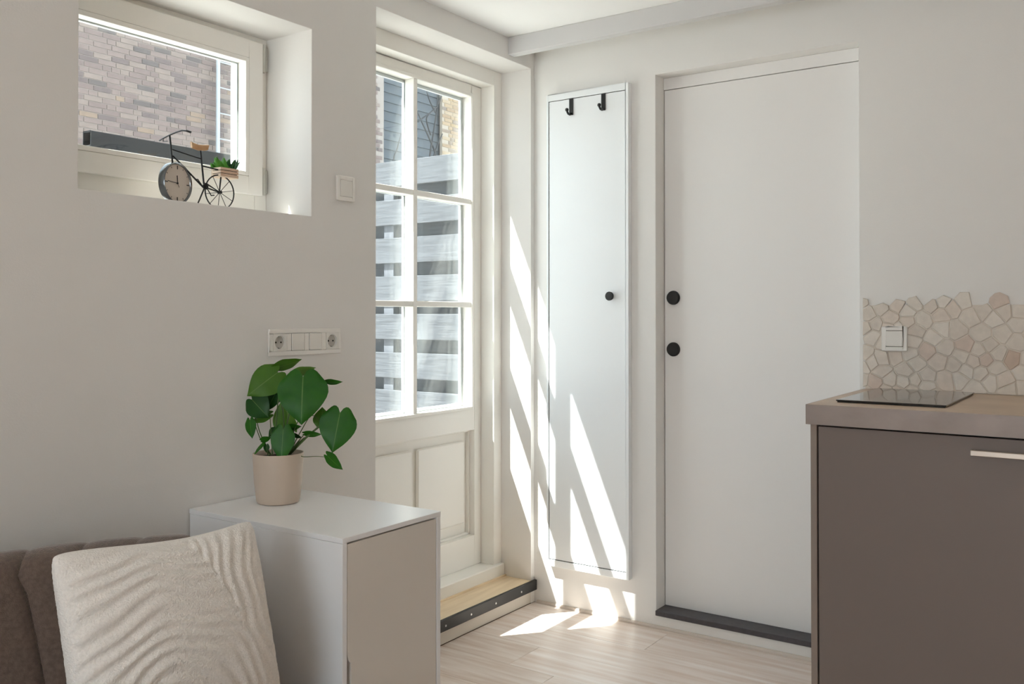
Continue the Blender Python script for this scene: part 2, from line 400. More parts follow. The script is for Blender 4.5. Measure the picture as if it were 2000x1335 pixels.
MB().frame('y', 2.300, 2.3168, 2.2585, 3.0118, .2705, .7045, .009, .009, .009, .009).build('panel_moulding', M['cream'], leaf, bevel=0.003)

st = sroot('trim_2', (2.65, 2.12, 0.0), 'low step with oak tread and black nosing below the garden door', 'step')
MB().box(2.193, 3.113, 2.0615, 2.379, .062, .0918).build('tread', M['stepoak'], st, bevel=0.001)
MB().box(2.193, 3.113, 2.066, 2.084, 0.001, .0618).box(2.193, 3.113, 2.084, 2.379, 0.001, .0618).build('riser', M['riser'], st)
MB().box(2.194, 3.112, 2.186, 2.1935, .0920, .0985).build('edge_strip', M['stepoak'], st)
ns = MB().box(2.193, 3.134, 2.047, 2.0608, .053, .0945).build('nosing', M['black'], st, bevel=0.002, label='black nosing strip fixed with small screws')
for x in (2.395, 2.539, 2.689, 2.845, 3.020):
    MB().cyl((x, 2.0470, .072), (x, 2.0455, .072), .0042, .003, n=10).build('screw', M['steel'], ns)

# ------------------------------------------------------------------ flush door
d2 = sroot('door_2', (3.21, 1.141, 0.049), 'plain off-white flush door in a recess with two black round knobs', 'door')
MB().box(3.210, 3.29, 0.772, 1.5085, .069, 2.0445).build('door_leaf', M['doorpaint'], d2, bevel=0.001)
MB().box(3.208, 3.29, 0.771, 1.5115, 2.047, 2.0915).build('door_head', M['doorpaint'], d2, bevel=0.001)
MB().box(3.225, 3.29, 1.5088, 1.5118, .069, 2.0465).build('gap_shade', M['darkgap'], d2)  # dark strip painting the shade in the gap beside the door
MB().box(3.127, 3.29, 0.7705, 1.5115, .0495, .0685).build('threshold', [M['slate']], d2, bevel=0.0015, label='dark stone threshold')
for z in (1.246, 1.049):
    k = MB(); c = (3.21, 1.472, z)
    k.cyl(c, (3.204, 1.472, z), .0270, n=40).cyl((3.204, 1.472, z), (3.1975, 1.472, z), .0255, .0245, n=40)
    k.build('door_knob', M['black'], d2, bevel=0.0012, smooth=35, label='black round knob')

# ------------------------------------------------------------------ slim wall cabinet
XC = XR - 0.026
wc = thing('wall_cabinet', (XC, 1.79, .17), 'tall slim white wall cabinet with a black knob beside the garden door', 'cabinet')
MB().frame('x', XC - .001, XR - .001, 1.613, 1.985, .168, 2.072, .013, .0085, .026, .026).build('cabinet_frame', M['cabwhite'], wc, bevel=0.001)
MB().box(XC + .0015, XR - .004, 1.6275, 1.9740, .1970, 2.0435).build('cabinet_door', M['cabwhite'], wc, bevel=0.0008)
MB().frame('x', XC + .0030, XC + .0120, 1.6262, 1.9758, .1942, 2.0458, .0012, .0016, .0026, .0021).build('gap_shade', M['darkgap'], wc)  # dark fill set into the door joint, standing in for its shade
MB().box(XR - .004, XR - .0015, 1.615, 1.983, .18, 2.06).build('back_panel', M['darkgap'], wc)  # back coloured near-black so the joints round the door read as shade
k = MB().cyl((XC + .001, 1.687, 1.253), (XC - .012, 1.687, 1.253), .006, n=20).cyl((XC - .012, 1.687, 1.253), (XC - .022, 1.687, 1.253), .0165, .0175, n=36)
k.build('knob', M['black'], wc, bevel=0.0015, smooth=35, label='black round knob')
def coat_hook(y, label):
    h = thing('coat_hook', (XC, y, 1.978), label, 'hook', 'black hooks over the slim cabinet door')
    b = MB().box(XC - .0025, XC + .001, y - .009, y + .009, 1.978, 2.044).box(XC - .0025, XC + .018, y - .009, y + .009, 2.0425, 2.0445)
    b.build('hook_plate', M['black'], h, bevel=0.0006)
    t = MB().tube([(XC - .0018, y, 1.984), (XC - .012, y, 1.978), (XC - .024, y, 1.979), (XC - .032, y, 1.986), (XC - .034, y, 1.994)], .0042, n=10)
    t.build('hook_arm', M['black'], h, smooth=60)
    bm_ = MB(); c = (XC - .034, y, 1.993)
    bm_.lathe([(.0005, -.0075), (.0055, -.0055), (.0075, 0), (.0055, .0055), (.0005, .0075)], c, n=16)
    bm_.build('hook_ball', M['black'], h, smooth=80)
coat_hook(1.868, 'black coat hook on the slim cabinet door, the one nearer the garden door')
coat_hook(1.722, 'black coat hook on the slim cabinet door, the one nearer the flush door')

# ------------------------------------------------------------------ switches and sockets
def face(o, t, axis, d):                  # helper: point on a wall plate; t = along wall, d = out of the wall
    return (t, YL - d, o) if axis == 'y' else (XR - d, t, o)
def plate(mb, axis, t0, t1, z0, z1, d0, d1):
    if axis == 'y': mb.box(t0, t1, YL - d1, YL - d0, z0, z1)
    else: mb.box(XR - d1, XR - d0, t0, t1, z0, z1)
    return mb
def rocker_switch(root, axis, t, z, w, d0, h=None):
    h = h or w
    plate(MB(), axis, t - w * .5, t + w * .5, z - h * .5, z + h * .5, d0 - .002, d0 + .0022).build('rocker', M['switchin'], root, bevel=0.0015)
def switch_frame(mb, axis, t0, t1, z0, z1, d0, d1, b):
    plate(mb, axis, t0, t0 + b, z0, z1, d0, d1); plate(mb, axis, t1 - b, t1, z0, z1, d0, d1)
    plate(mb, axis, t0 + b, t1 - b, z0, z0 + b, d0, d1); plate(mb, axis, t0 + b, t1 - b, z1 - b, z1, d0, d1)
    return mb
sw = thing('light_switch', (2.049, YL, 1.54), 'white single light switch on the wall between high window and garden door', 'switch')
switch_frame(MB(), 'y', 2.010, 2.088, 1.540, 1.616, .0005, .009, .0125).build('switch_plate', M['switch'], sw, bevel=0.002, seg=2)
plate(MB(), 'y', 2.0228, 2.0752, 1.5528, 1.6032, .0005, .0045).build('switch_base', M['darkgap'], sw)
rocker_switch(sw, 'y', 2.049, 1.578, .0505, .0085)

sk = thing('socket_panel', (1.886, YL, 1.063), 'white horizontal panel with two sockets and two switches above the potted plant', 'socket')
pl = MB(); T0, T1, S0, S1 = 1.745, 2.027, 1.062, 1.140
ins = [(T0 + .0125 + k * .0690, T0 + .0125 + k * .0690 + .0500) for k in range(4)]
plate(pl, 'y', T0, T1, S0, S0 + .013, .0005, .0085); plate(pl, 'y', T0, T1, S1 - .013, S1, .0005, .0085)
prev = T0
for a, b in ins: plate(pl, 'y', prev, a, S0 + .013, S1 - .013, .0005, .0085); prev = b
plate(pl, 'y', prev, T1, S0 + .013, S1 - .013, .0005, .0085)
pl.build('panel_plate', M['switch'], sk, bevel=0.0018, seg=2)
zc = (S0 + S1) / 2
for k, (a, b) in enumerate(ins):
    c = (a + b) / 2
    if k in (1, 2):
        plate(MB(), 'y', a + .0004, b - .0004, S0 + .0134, S1 - .0134, .0005, .0035).build('switch_base', M['darkgap'], sk)
        rocker_switch(sk, 'y', c, zc, .0484, .0082, .0500)
        continue
    so = place('socket', None, (c, YL, zc), sk)
    ring = MB(); n = 32; R = .0195
    outer = []; inner = []
    for i in range(n):
        t = 2 * math.pi * i / n; ct, s_ = math.cos(t), math.sin(t); m_ = max(abs(ct), abs(s_))
        outer.append((c + ct / m_ * .0246, zc + s_ / m_ * .0256)); inner.append((c + ct * R, zc + s_ * R))
    vs = [(p[0], YL - .0095, p[1]) for p in outer] + [(p[0], YL - .0095, p[1]) for p in inner] + [(p[0], YL - .0012, p[1]) for p in inner] + [(p[0], YL - .0012, p[1]) for p in outer]
    fs = []
    for i in range(n):
        j = (i + 1) % n
        fs += [(i, j, n + j, n + i), (n + i, n + j, 2 * n + j, 2 * n + i), (i, 3 * n + i, 3 * n + j, j)]
    ring.add(vs, fs); ring.build('socket_face', M['switchin'], so, smooth=35)
    MB().cyl((c, YL - .0006, zc), (c, YL - .0016, zc), R + .001, n=32).build('socket_well', M['socketwell'], so)
    for dx in (-.0095, .0095):
        MB().cyl((c + dx, YL - .0016, zc), (c + dx, YL - .0021, zc), .0027, n=12).build('pin_hole', M['darkgap'], so)
    for dz in (-.0175, .0175):
        MB().box(c - .002, c + .002, YL - .0075, YL - .0016, zc + dz - .0022, zc + dz + .0022).build('earth_clip', M['steel'], so)

# ------------------------------------------------------------------ kitchen
bc = thing('base_cabinet', (2.84, .141, 0.0), 'taupe matt kitchen base cabinet with a bar handle under the worktop', 'cabinet')
MB().box(2.522, XR - .002, .733, .750, 0, .8825).build('side_panel', M['kitchenside'], bc, bevel=0.0008)
MB().box(2.5435, XR - .002, -.467, .7325, .10, .882).build('carcass', M['darkgap'], bc)  # body coloured near-black to paint shade into the door gaps
MB().box(2.585, 2.60, -.467, .7325, 0, .10).build('plinth', M['kitchen'], bc)
for y0, y1, hy in ((.1315, .7285, .27), (-.467, .1285, -.32)):
    dr = MB().box(2.522, 2.541, y0, y1, .112, .8765).build('cabinet_door', M['kitchen'], bc, bevel=0.001)
    h = MB().box(2.489, 2.500, hy - .08, hy + .08, .8335, .8475)
    h.box(2.500, 2.5225, hy - .078, hy - .070, .837, .845).box(2.500, 2.5225, hy + .070, hy + .078, .837, .845)
    h.build('handle', M['nickel'], dr, bevel=0.0015, label='brushed metal bar handle')
wt = tag(MB().box(2.5035, XR - .001, -.49, .7555, .8828, .937).build('worktop', M['worktoplit'], bevel=0.001), 'thick greige stone-look worktop on the taupe base cabinet', 'worktop')
MB().box(2.502, 2.5033, -.49, .757, .8828, .9368).box(2.5033, XR - .001, .7557, .757, .8828, .9368).build('edge_tone', M['worktop'], wt, label='darker greige tone on the worktop edges')  # thin skin that tones the edges darker than the lit top
hb = thing('hob', (2.848, .5625, .9372), 'slim black glass hob lying on the worktop', 'hob')
MB().box(2.604, 3.091, .4215, .7035, .9405, .9445).build('glass_plate', M['hob'], hb, bevel=0.0008)
MB().box(2.607, 3.088, .4245, .7005, .9372, .9405).build('hob_rim', M['hobedge'], hb)

# ------------------------------------------------------------------ stone mosaic backsplash
def clip(poly, a, b, c):                   # keep a*x + b*y <= c
    out = []
    for i in range(len(poly)):
        p, q = poly[i], poly[(i + 1) % len(poly)]
        fp, fq = a * p[0] + b * p[1] - c, a * q[0] + b * q[1] - c
        if fp <= 0: out.append(p)
        if (fp < 0 < fq) or (fq < 0 < fp):
            t = fp / (fp - fq); out.append((p[0] + (q[0] - p[0]) * t, p[1] + (q[1] - p[1]) * t))
    return out
stone_cols = [rgb(222, 213, 202), rgb(226, 218, 208), rgb(218, 208, 197), rgb(222, 210, 198), rgb(214, 198, 186), rgb(204, 184, 168), rgb(206, 194, 170)]
stone_m = [mat('travertine', c, 0.7, var=0.10, vscale=45, bump=0.25, bscale=220) for c in stone_cols]
bs = thing('backsplash', (XR, .13, .937), 'cream crazy-paved stone mosaic backsplash behind the worktop', 'backsplash')
MB().box(XR - .0042, XR - .0005, -.489, .751, .9375, 1.212).build('grout', mat('grout', rgb(220, 211, 200), 0.9, bump=0.3, bscale=300), bs)
rs = random.Random(21)
pts = []
for _ in range(6000):
    p = (rs.uniform(-.56, .80), rs.uniform(.90, 1.30)); md = rs.uniform(.028, .058)
    if all((p[0] - q[0]) ** 2 + (p[1] - q[1]) ** 2 > md * md for q in pts): pts.append(p)
for p in pts:
    if p[0] > .775 or p[0] < -.51 or p[1] > 1.230 or p[1] < .915: continue
    poly = [(-.489, .9376), (.758, .9376), (.758, 1.252), (-.489, 1.252)]
    g = rs.uniform(.0009, .0018)
    for q in pts:
        if q is p: continue
        dx, dy = q[0] - p[0], q[1] - p[1]; d = math.hypot(dx, dy)
        if d > .16: continue
        dx /= d; dy /= d
        poly = clip(poly, dx, dy, dx * p[0] + dy * p[1] + d / 2 - g)
        if len(poly) < 3: break
    if len(poly) < 3: continue
    if abs(sum(poly[i - 1][0] * poly[i][1] - poly[i][0] * poly[i - 1][1] for i in range(len(poly)))) < 3e-4: continue
    cx = sum(q[0] for q in poly) / len(poly); cy = sum(q[1] for q in poly) / len(poly)
    n = len(poly); t = rs.uniform(.0065, .0095); vs = []
    tilt = (rs.uniform(-.03, .03), rs.uniform(-.03, .03))
    for k_, (sc, dd) in enumerate(((1, .0030), (.985, t - .0012), (.90, t))):
        for q in poly:
            y_, z_ = cx + (q[0] - cx) * sc, cy + (q[1] - cy) * sc
            e = dd + ((y_ - cx) * tilt[0] + (z_ - cy) * tilt[1] if k_ else 0)
            vs.append((XR - e, y_, z_))
    fs = [tuple(range(2 * n, 3 * n))]
    for k_ in (0, 1):
        for i in range(n): fs.append((k_ * n + i, k_ * n + (i + 1) % n, (k_ + 1) * n + (i + 1) % n, (k_ + 1) * n + i))
    r_ = rs.random()
    m_ = stone_m[0 if r_ < .30 else 1 if r_ < .58 else 2 if r_ < .78 else 3 if r_ < .945 else 4 if r_ < .98 else 5 if r_ < .992 else 6]
    MB().add(vs, fs).build('stone', m_, bs)
sb = thing('light_switch', (XR - .01, .658, 1.067), 'white single light switch set in the stone mosaic', 'switch')
switch_frame(MB(), 'x', .619, .697, 1.065, 1.143, .0085, .0185, .0125).build('switch_plate', M['switch'], sb, bevel=0.002, seg=2)
plate(MB(), 'x', .6318, .6842, 1.0778, 1.1302, .0095, .0140).build('switch_base', M['darkgap'], sb)
rocker_switch(sb, 'x', .658, 1.104, .0505, .0180)

# ------------------------------------------------------------------ sideboard
sd = thing('sideboard', (1.66, 1.78, 0), 'pale grey lacquered sideboard with one door under the potted plant', 'sideboard')
MB().box(1.483, 1.836, 1.497, 2.060, .6598, .672).build('top', M['sideboard'], sd, bevel=0.0008)
for x0, x1 in ((1.4835, 1.4985), (1.8205, 1.8355)): MB().box(x0, x1, 1.4975, 2.058, .03, .6592).build('side_panel', M['sideboard'], sd, bevel=0.0008)
MB().box(1.4990, 1.8200, 2.046, 2.058, .03, .659).box(1.4990, 1.8200, 1.52, 2.046, .03, .045).build('carcass', M['sideboard'], sd)
MB().box(1.500, 1.8195, 1.54, 2.04, 0.0, .0295).build('plinth', M['darkgap'], sd)
poly = [(1.5005, .05), (1.8185, .05), (1.8185, .6555), (1.5005, .6555), (1.5005, .410)]
poly += [(1.5005 + .012 * (1 - math.cos(t)) , .410 - .028 * math.sin(t)) for t in (math.radians(25), math.radians(50), math.radians(75), math.radians(90))]
poly += [(1.5125 , .30)] + [(1.5005 + .012 * math.cos(t), .300 - .028 * math.sin(t)) for t in (math.radians(25), math.radians(50), math.radians(90))]
MB().prism(poly, 'y', 1.4985, 1.5145).build('door', M['sideboardshade'], sd, bevel=0.0006, label='flush door with a finger cut-out')

# ------------------------------------------------------------------ sofa
def catmull(pts, n=12):
    out = []
    for i in range(len(pts) - 1):
        p0, p1, p2, p3 = Vector(pts[max(i - 1, 0)]), Vector(pts[i]), Vector(pts[i + 1]), Vector(pts[min(i + 2, len(pts) - 1)])
        for k in range(n):
            t = k / n
            out.append(0.5 * ((2 * p1) + (p2 - p0) * t + (2 * p0 - 5 * p1 + 4 * p2 - p3) * t * t + (3 * p1 - p0 - 3 * p2 + p3) * t ** 3))
    out.append(Vector(pts[-1])); return out
path = catmull([(-.37, 1.45), (-.36, 1.62), (-.30, 1.80), (-.16, 1.94), (.06, 2.015), (.34, 2.035), (.62, 2.035), (.82, 2.015), (.957, 1.980), (1.065, 1.938), (1.165, 1.885), (1.255, 1.815), (1.312, 1.735), (1.335, 1.62)])
acc = [0.0]
for i in range(1, len(path)): acc.append(acc[-1] + (path[i] - path[i - 1]).length)
LEN = acc[-1]
def at(s):
    s = max(0.0, min(LEN, s)); i = 0
    while i < len(acc) - 2 and acc[i + 1] < s: i += 1
    t = (s - acc[i]) / (acc[i + 1] - acc[i]); p = path[i].lerp(path[i + 1], t)
    d = (path[min(i + 2, len(path) - 1)] - path[max(i - 1, 0)]).normalized()
    return p, Vector((d.y, -d.x))          # point and the inward normal
prof = [(0.0, .09), (0.0, .35), (.0, .60), (.006, .645), (.022, .675), (.045, .690), (.072, .692), (.097, .680), (.114, .655), (.124, .620), (.146, .54), (.176, .45), (.206, .36), (.225, .30)]
so_ = thing('sofa', (.49, 1.6, 0), 'brown velvet sofa with a curved channel-tufted back against the left wall', 'sofa')
s_mark = 0
for i, p in enumerate(path):
    if p.x > 1.03: s_mark = acc[i]; break
SP = 0.118; k0 = int(s_mark / SP)
bounds = [s_mark + (k - k0) * SP for k in range(0, 60)]
bounds = [0.0] + [b for b in bounds if .03 < b < LEN - .03] + [LEN]
SK = 0.075
for b0, b1 in zip(bounds[:-1], bounds[1:]):
    mb = MB(); NA = 14; vs = []; NP = len(prof)
    pn = []
    for j in range(NP):
        a, b = prof[max(j - 1, 0)], prof[min(j + 1, NP - 1)]
        d = Vector((b[0] - a[0], b[1] - a[1])).normalized(); pn.append((-d.y, d.x) )
    for i in range(NA + 1):
        a = i / NA; puff = .013 * (1 - abs(2 * a - 1) ** 4) - .004
        for j, (o, z) in enumerate(prof):
            fr = max(0.0, min(1.0, (j - 3) / 6.0))
            s = b0 + (b1 - b0) * a + (-.055 * min(1, (j - 3) / 5) if 3 < j < 9 else (-.055 + .085 * (j - 8) / 5 if j >= 9 else 0))
            p, n = at(s + 0.0)
            fall = max(0.0, (b0 + (b1 - b0) * a) - (LEN - .13)) / .13
            fall2 = max(0.0, .13 - (b0 + (b1 - b0) * a)) / .13
            zz = z * (1 - .38 * max(fall, fall2) ** 1.3) if z > .3 else z
            oo = o - pn[j][0] * puff * -1; zz2 = zz + pn[j][1] * puff * (1 if z > .55 else .0)
            nx = -pn[j][0]
            oo = o + (puff if fr >= 1 or j > 6 else (-puff * .4 if j < 4 else 0)) 
            q = p + n * oo
            vs.append((q.x, q.y, zz + (puff * .35 if 3 < j < 10 else 0)))
    fs = []
    for i in range(NA):
        for j in range(NP - 1): fs.append((i * NP + j, i * NP + j + 1, (i + 1) * NP + j + 1, (i + 1) * NP + j))
    fs += [tuple(range(NP)), tuple(reversed(range(NA * NP, (NA + 1) * NP)))]
    fs += [tuple(i * NP for i in range(NA + 1)), tuple(i * NP + NP - 1 for i in range(NA + 1))]
    mb.add(vs, fs).build('back_channel', M['velvet'], so_, smooth=50)
def rounded(poly, r=.12, n=6):
    out = []
    for i, p in enumerate(poly):
        a, b = Vector(poly[i - 1]), Vector(poly[(i + 1) % len(poly)]); p = Vector(p)
        u, v = (a - p).normalized() * r, (b - p).normalized() * r
        for k in range(n + 1):
            t = k / n; out.append(tuple((p + u) * (1 - t) ** 2 + p * 2 * t * (1 - t) + (p + v) * t * t))
    return out
MB().prism(rounded([(-.24, 1.02), (1.20, 1.02), (1.20, 1.66), (1.02, 1.80), (-.05, 1.80), (-.24, 1.66)]), 'z', .20, .362).build('seat_cushion', M['velvet'], so_, bevel=0.03, seg=4, smooth=50)
MB().prism(rounded([(-.28, 1.05), (1.26, 1.05), (1.26, 1.62), (1.05, 1.86), (-.08, 1.86), (-.28, 1.62)]), 'z', .07, .198).build('base', M['velvet'], so_, bevel=0.01, smooth=50)
for x in (-.15, 1.12):
    for y in (1.13, 1.75): MB().cyl((x, y, 0), (x, y, .07), .018, .022, n=16).build('leg', M['black'], so_)

# ------------------------------------------------------------------ cushion
ex = Vector((1, 0, -.030)).normalized(); ey = Vector((0, math.sin(math.radians(15)), math.cos(math.radians(15)))); en = ex.cross(ey)
HW, HH, TH = .2235, .194, .068
c0 = Vector((1.0855, 1.548, .556))
NG = 170; vs = []; fs = []; rp = random.Random(3)
def ridge(a, b):
    x, y = a * HW, b * HH
    d1 = math.hypot(x + .045, (y + .165) * 1.08) ; d2 = math.hypot((x - .265) * 1.0, (y - .06) * .62)
    wob = .006 * math.sin(x * 40 + 1) + .005 * math.sin(y * 47)
    ph = d1 if d1 < d2 * 1.45 + .03 else d2 * 1.15 + .011
    return math.sin(2 * math.pi * (ph + wob) / .0300)
for side in (1, -1):
    for i in range(NG + 1):
        for j in range(NG + 1):
            a, b = -1 + 2 * i / NG, -1 + 2 * j / NG
            e = max(0.0, (1 - a * a) * (1 - b * b))
            th = TH * e ** 0.42
            px = HW * a * (1 - .030 * (1 - b * b) * a * a) - .008 * a * (abs(a * b) ** 12)
            py = HH * b * (1 - .035 * (1 - a * a) * b * b) - .006 * b * (abs(a * b) ** 12) - .006 * math.sin(a * 2.6 + .6) * (b > 0) * b
            amp = .0024 * min(1.0, e * 6)
            h = side * (th + (amp * ridge(a, b) + rp.uniform(-.0008, .0008)) * (1 if e > 0 else 0))
            p = c0 + ex * px + ey * py + en * h
            vs.append(p)
    o = 0 if side == 1 else (NG + 1) ** 2
    for i in range(NG):
        for j in range(NG):
            q = (o + i * (NG + 1) + j, o + (i + 1) * (NG + 1) + j, o + (i + 1) * (NG + 1) + j + 1, o + i * (NG + 1) + j + 1)
            fs.append(q if side == 1 else q[::-1])
tag(MB().add(vs, fs).build('cushion', M['terry'], smooth=180), 'cream fluffy cushion with raised wavy ridges on the brown velvet sofa', 'cushion')

# ------------------------------------------------------------------ potted plant
PC = (1.675, 1.936, .672)
pp = thing('potted_plant', PC, 'young green monstera in a beige ceramic pot on the pale sideboard', 'plant')
MB().lathe([(.050, 0), (.0560, .002), (.0580, .008), (.0635, .055), (.0680, .132), (.0672, .1345), (.0650, .1345), (.0640, .132), (.0600, .060), (.0540, .014), (.02, .012)], PC, n=64).build('pot', M['pot'], pp, smooth=50)
MB().lathe([(.002, .100), (.060, .100), (.0626, .118), (.045, .124), (.015, .127), (.002, .128)], PC, n=40).build('soil', M['soil'], pp, smooth=60)
LEAVES=[((1.675,1.941,1.023),(1.608,1.985,0.963),0.0877,0,1),  # lighter green here paints in the light its tilted blade catches
((1.68,1.95,1.037),(1.727,1.9,1.056),0.0249,58,1),
((1.687,1.852,1.015),(1.657,1.827,0.892),0.1361,0,0),
((1.714,1.919,1.02),(1.756,1.876,1.033),0.0222,55,2),
((1.751,1.831,0.998),(1.769,1.787,0.997),0.0144,50,0),
((1.731,1.859,1.009),(1.753,1.828,0.987),0.0209,45,0),
((1.759,1.786,0.916),(1.726,1.782,0.813),0.1021,0,0),
((1.766,1.864,0.877),(1.774,1.87,0.926),0.0484,10,1),
((1.629,1.989,0.951),(1.641,1.938,0.905),0.072,10,3),
((1.69,1.954,0.979),(1.665,1.974,0.918),0.0471,20,3),
((1.664,1.957,0.91),(1.633,2.003,0.89),0.0314,40,1),
((1.627,1.995,0.895),(1.623,1.983,0.846),0.0327,20,0),
((1.651,1.889,0.875),(1.635,1.879,0.792),0.0649,0,0),
((1.673,1.946,0.869),(1.662,1.962,0.848),0.0249,10,3),
((1.645,1.969,0.84),(1.653,1.94,0.849),0.0162,30,0),
((1.649,1.964,0.833),(1.619,1.973,0.803),0.011,40,0),
((1.653,1.958,0.828),(1.652,1.959,0.806),0.0178,10,3),
((1.712,1.872,0.858),(1.731,1.827,0.856),0.0168,40,0),
((1.706,1.933,0.871),(1.727,1.902,0.873),0.0178,40,0),
((1.707,1.914,0.853),(1.714,1.887,0.845),0.012,30,3),
((1.701,1.958,0.867),(1.702,1.955,0.943),0.0419,10,2),
((1.726,1.931,0.863),(1.712,1.941,0.919),0.0236,20,2),
((1.733,1.808,0.802),(1.742,1.761,0.766),0.0327,30,0)]
STEMS=[([(1.679,1.939,0.796),(1.674,1.944,0.881),(1.677,1.939,0.959),(1.675,1.941,1.023)],0.0022),
([(1.678,1.922,0.797),(1.685,1.91,0.895),(1.698,1.89,0.981),(1.708,1.875,1.013)],0.0025),
([(1.686,1.911,0.801),(1.712,1.873,0.844),(1.739,1.833,0.884),(1.766,1.793,0.915)],0.0035),
([(1.667,1.955,0.794),(1.652,1.976,0.847),(1.645,1.986,0.883),(1.636,1.997,0.95)],0.0018),
([(1.667,1.956,0.8),(1.651,1.978,0.839),(1.641,1.992,0.881),(1.633,2.003,0.893)],0.0016),
([(1.669,1.953,0.8),(1.666,1.956,0.868),(1.664,1.958,0.91)],0.0016),
([(1.697,1.912,0.809),(1.71,1.892,0.839),(1.719,1.88,0.857)],0.0018),
([(1.709,1.921,0.813),(1.723,1.899,0.863),(1.74,1.875,0.905),(1.756,1.853,0.879)],0.0016),
([(1.668,1.902,0.802),(1.673,1.894,0.838),(1.665,1.905,0.873)],0.0018),
([(1.697,1.877,0.802),(1.704,1.867,0.797),(1.724,1.839,0.798),(1.74,1.815,0.796)],0.0012),
([(1.693,1.945,0.795),(1.696,1.938,0.879),(1.69,1.946,0.971),(1.683,1.954,1.037)],0.0025),
([(1.705,1.936,0.799),(1.719,1.914,0.878),(1.738,1.885,0.942),(1.765,1.846,0.996)],0.0016),
([(1.656,1.953,0.793),(1.654,1.957,0.814),(1.653,1.958,0.828)],0.0016),
([(1.663,1.953,0.798),(1.651,1.969,0.824),(1.652,1.967,0.832)],0.0012),
([(1.697,1.947,0.79),(1.695,1.95,0.831),(1.694,1.951,0.87)],0.006),
([(1.687,1.918,0.796),(1.701,1.897,0.821),(1.716,1.876,0.845)],0.0065),
([(1.708,1.913,0.814),(1.707,1.914,0.853)],0.0014),
([(1.7,1.942,0.797),(1.703,1.938,0.852),(1.706,1.933,0.871)],0.0016)]
VIEW = Vector((-.78, -.60, .16)).normalized()
def heart(base, tip, width, roll, m, name='leaf', parent=None, cup=.05, droop=.10):
    B, T = Vector(base), Vector(tip); ax = (T - B); L = ax.length; ax.normalize()
    nrm = (VIEW - ax * VIEW.dot(ax)).normalized(); sd_ = ax.cross(nrm)
    R = Matrix.Rotation(math.radians(roll), 3, ax); nrm = R @ nrm; sd_ = R @ sd_
    hw = width / 2 / max(.35, math.cos(math.radians(roll)))
    prof_ = [(0, .66), (.05, .80), (.12, .92), (.22, .99), (.32, 1.0), (.44, .94), (.56, .82), (.68, .64), (.78, .46), (.86, .29), (.93, .14), (1.0, .006)]
    NS = 10; vs = []; uv = []; fs = []
    for t, w in prof_:
        for k in range(NS + 1):
            s = -1 + 2 * k / NS
            back = .17 * (1 - t) ** 3 * math.sin(abs(s) * math.pi) ** .7
            z = -cup * hw * s * s * (1 - .3 * t) * 1.2 + .03 * hw * (1 - abs(s)) - droop * L * (t - .25) ** 2 + .03 * hw * math.sin(t * 14) * abs(s)
            vs.append(B + ax * (L * (t - back)) + sd_ * (hw * w * s) + nrm * z); uv.append((k / NS, t))
    for i in range(len(prof_) - 1):
        for k in range(NS): fs.append((i * (NS + 1) + k, i * (NS + 1) + k + 1, (i + 1) * (NS + 1) + k + 1, (i + 1) * (NS + 1) + k))
    lo = [min(v[i] for v in vs) for i in range(3)]; hi = [max(v[i] for v in vs) for i in range(3)]
    o = Vector(((lo[0] + hi[0]) / 2, (lo[1] + hi[1]) / 2, lo[2]))
    me = bpy.data.meshes.new(name); me.from_pydata([tuple(v - o) for v in vs], [], fs); me.materials.append(m)
    ul = me.uv_layers.new(name='UVMap')
    for lp in me.loops: ul.data[lp.index].uv = uv[lp.vertex_index]
    for p in me.polygons: p.use_smooth = True
    return place(name, me, o, parent)
for b, t, w, r, c in LEAVES: heart(b, t, w, r, LEAF[c], parent=pp)
for pts_, rad in STEMS:
    if len(pts_) > 2: pts_ = [tuple(v) for v in catmull(pts_, 6)]
    MB().tube(pts_, rad, n=8, r_end=rad * .6).build('stem', M['stem'], pp, smooth=60)

# ------------------------------------------------------------------ bicycle clock on the window sill
YB = 2.160
bk = thing('bicycle_clock', (1.575, YB, 1.479), 'small black wire bicycle whose front wheel is a clock on the window sill', 'clock')
fr = MB()
def t2(a, b, r=.0021): fr.tube([(a[0], YB, a[1]), (b[0], YB, b[1])], r, n=8)
t2((1.489, 1.668), (1.4985, 1.592), .0025); t2((1.497, 1.630), (1.591, 1.617)); t2((1.498, 1.614), (1.597, 1.538), .0025)
t2((1.587, 1.642), (1.599, 1.545), .0025); t2((1.594, 1.598), (1.646, 1.594)); t2((1.600, 1.540), (1.652, 1.530)); t2((1.599, 1.552), (1.652, 1.531), .0016)
t2((1.600, 1.536), (1.574, 1.480)); t2((1.651, 1.531), (1.655, 1.574), .0018)
fr.build('frame', M['blackmetal'], bk, smooth=50)
hbm = MB().tube([(1.4905, 2.208, 1.658), (1.490, 2.186, 1.663), (1.489, 2.160, 1.6675), (1.489, 2.130, 1.672), (1.490, 2.106, 1.674), (1.493, 2.088, 1.671)], .0021, n=8)
hbm.tube([(1.493, 2.090, 1.6715), (1.496, 2.078, 1.667)], .0032, n=8)
hbm.tube([(1.4905, 2.190, 1.661), (1.487, 2.186, 1.653), (1.489, 2.168, 1.652)], .0012, n=6)
hbm.build('handlebar', M['blackmetal'], bk, smooth=50)
wh = MB(); WC = (1.652, 1.5305); WR = .0490
wh.tube([(WC[0] + WR * math.cos(2 * math.pi * i / 40), YB, WC[1] + WR * math.sin(2 * math.pi * i / 40)) for i in range(40)], .0019, n=8, closed=True)
wh.cyl((WC[0], YB - .006, WC[1]), (WC[0], YB + .006, WC[1]), .0045, n=16)
wheel = wh.build('rear_wheel', M['blackmetal'], bk, smooth=50)
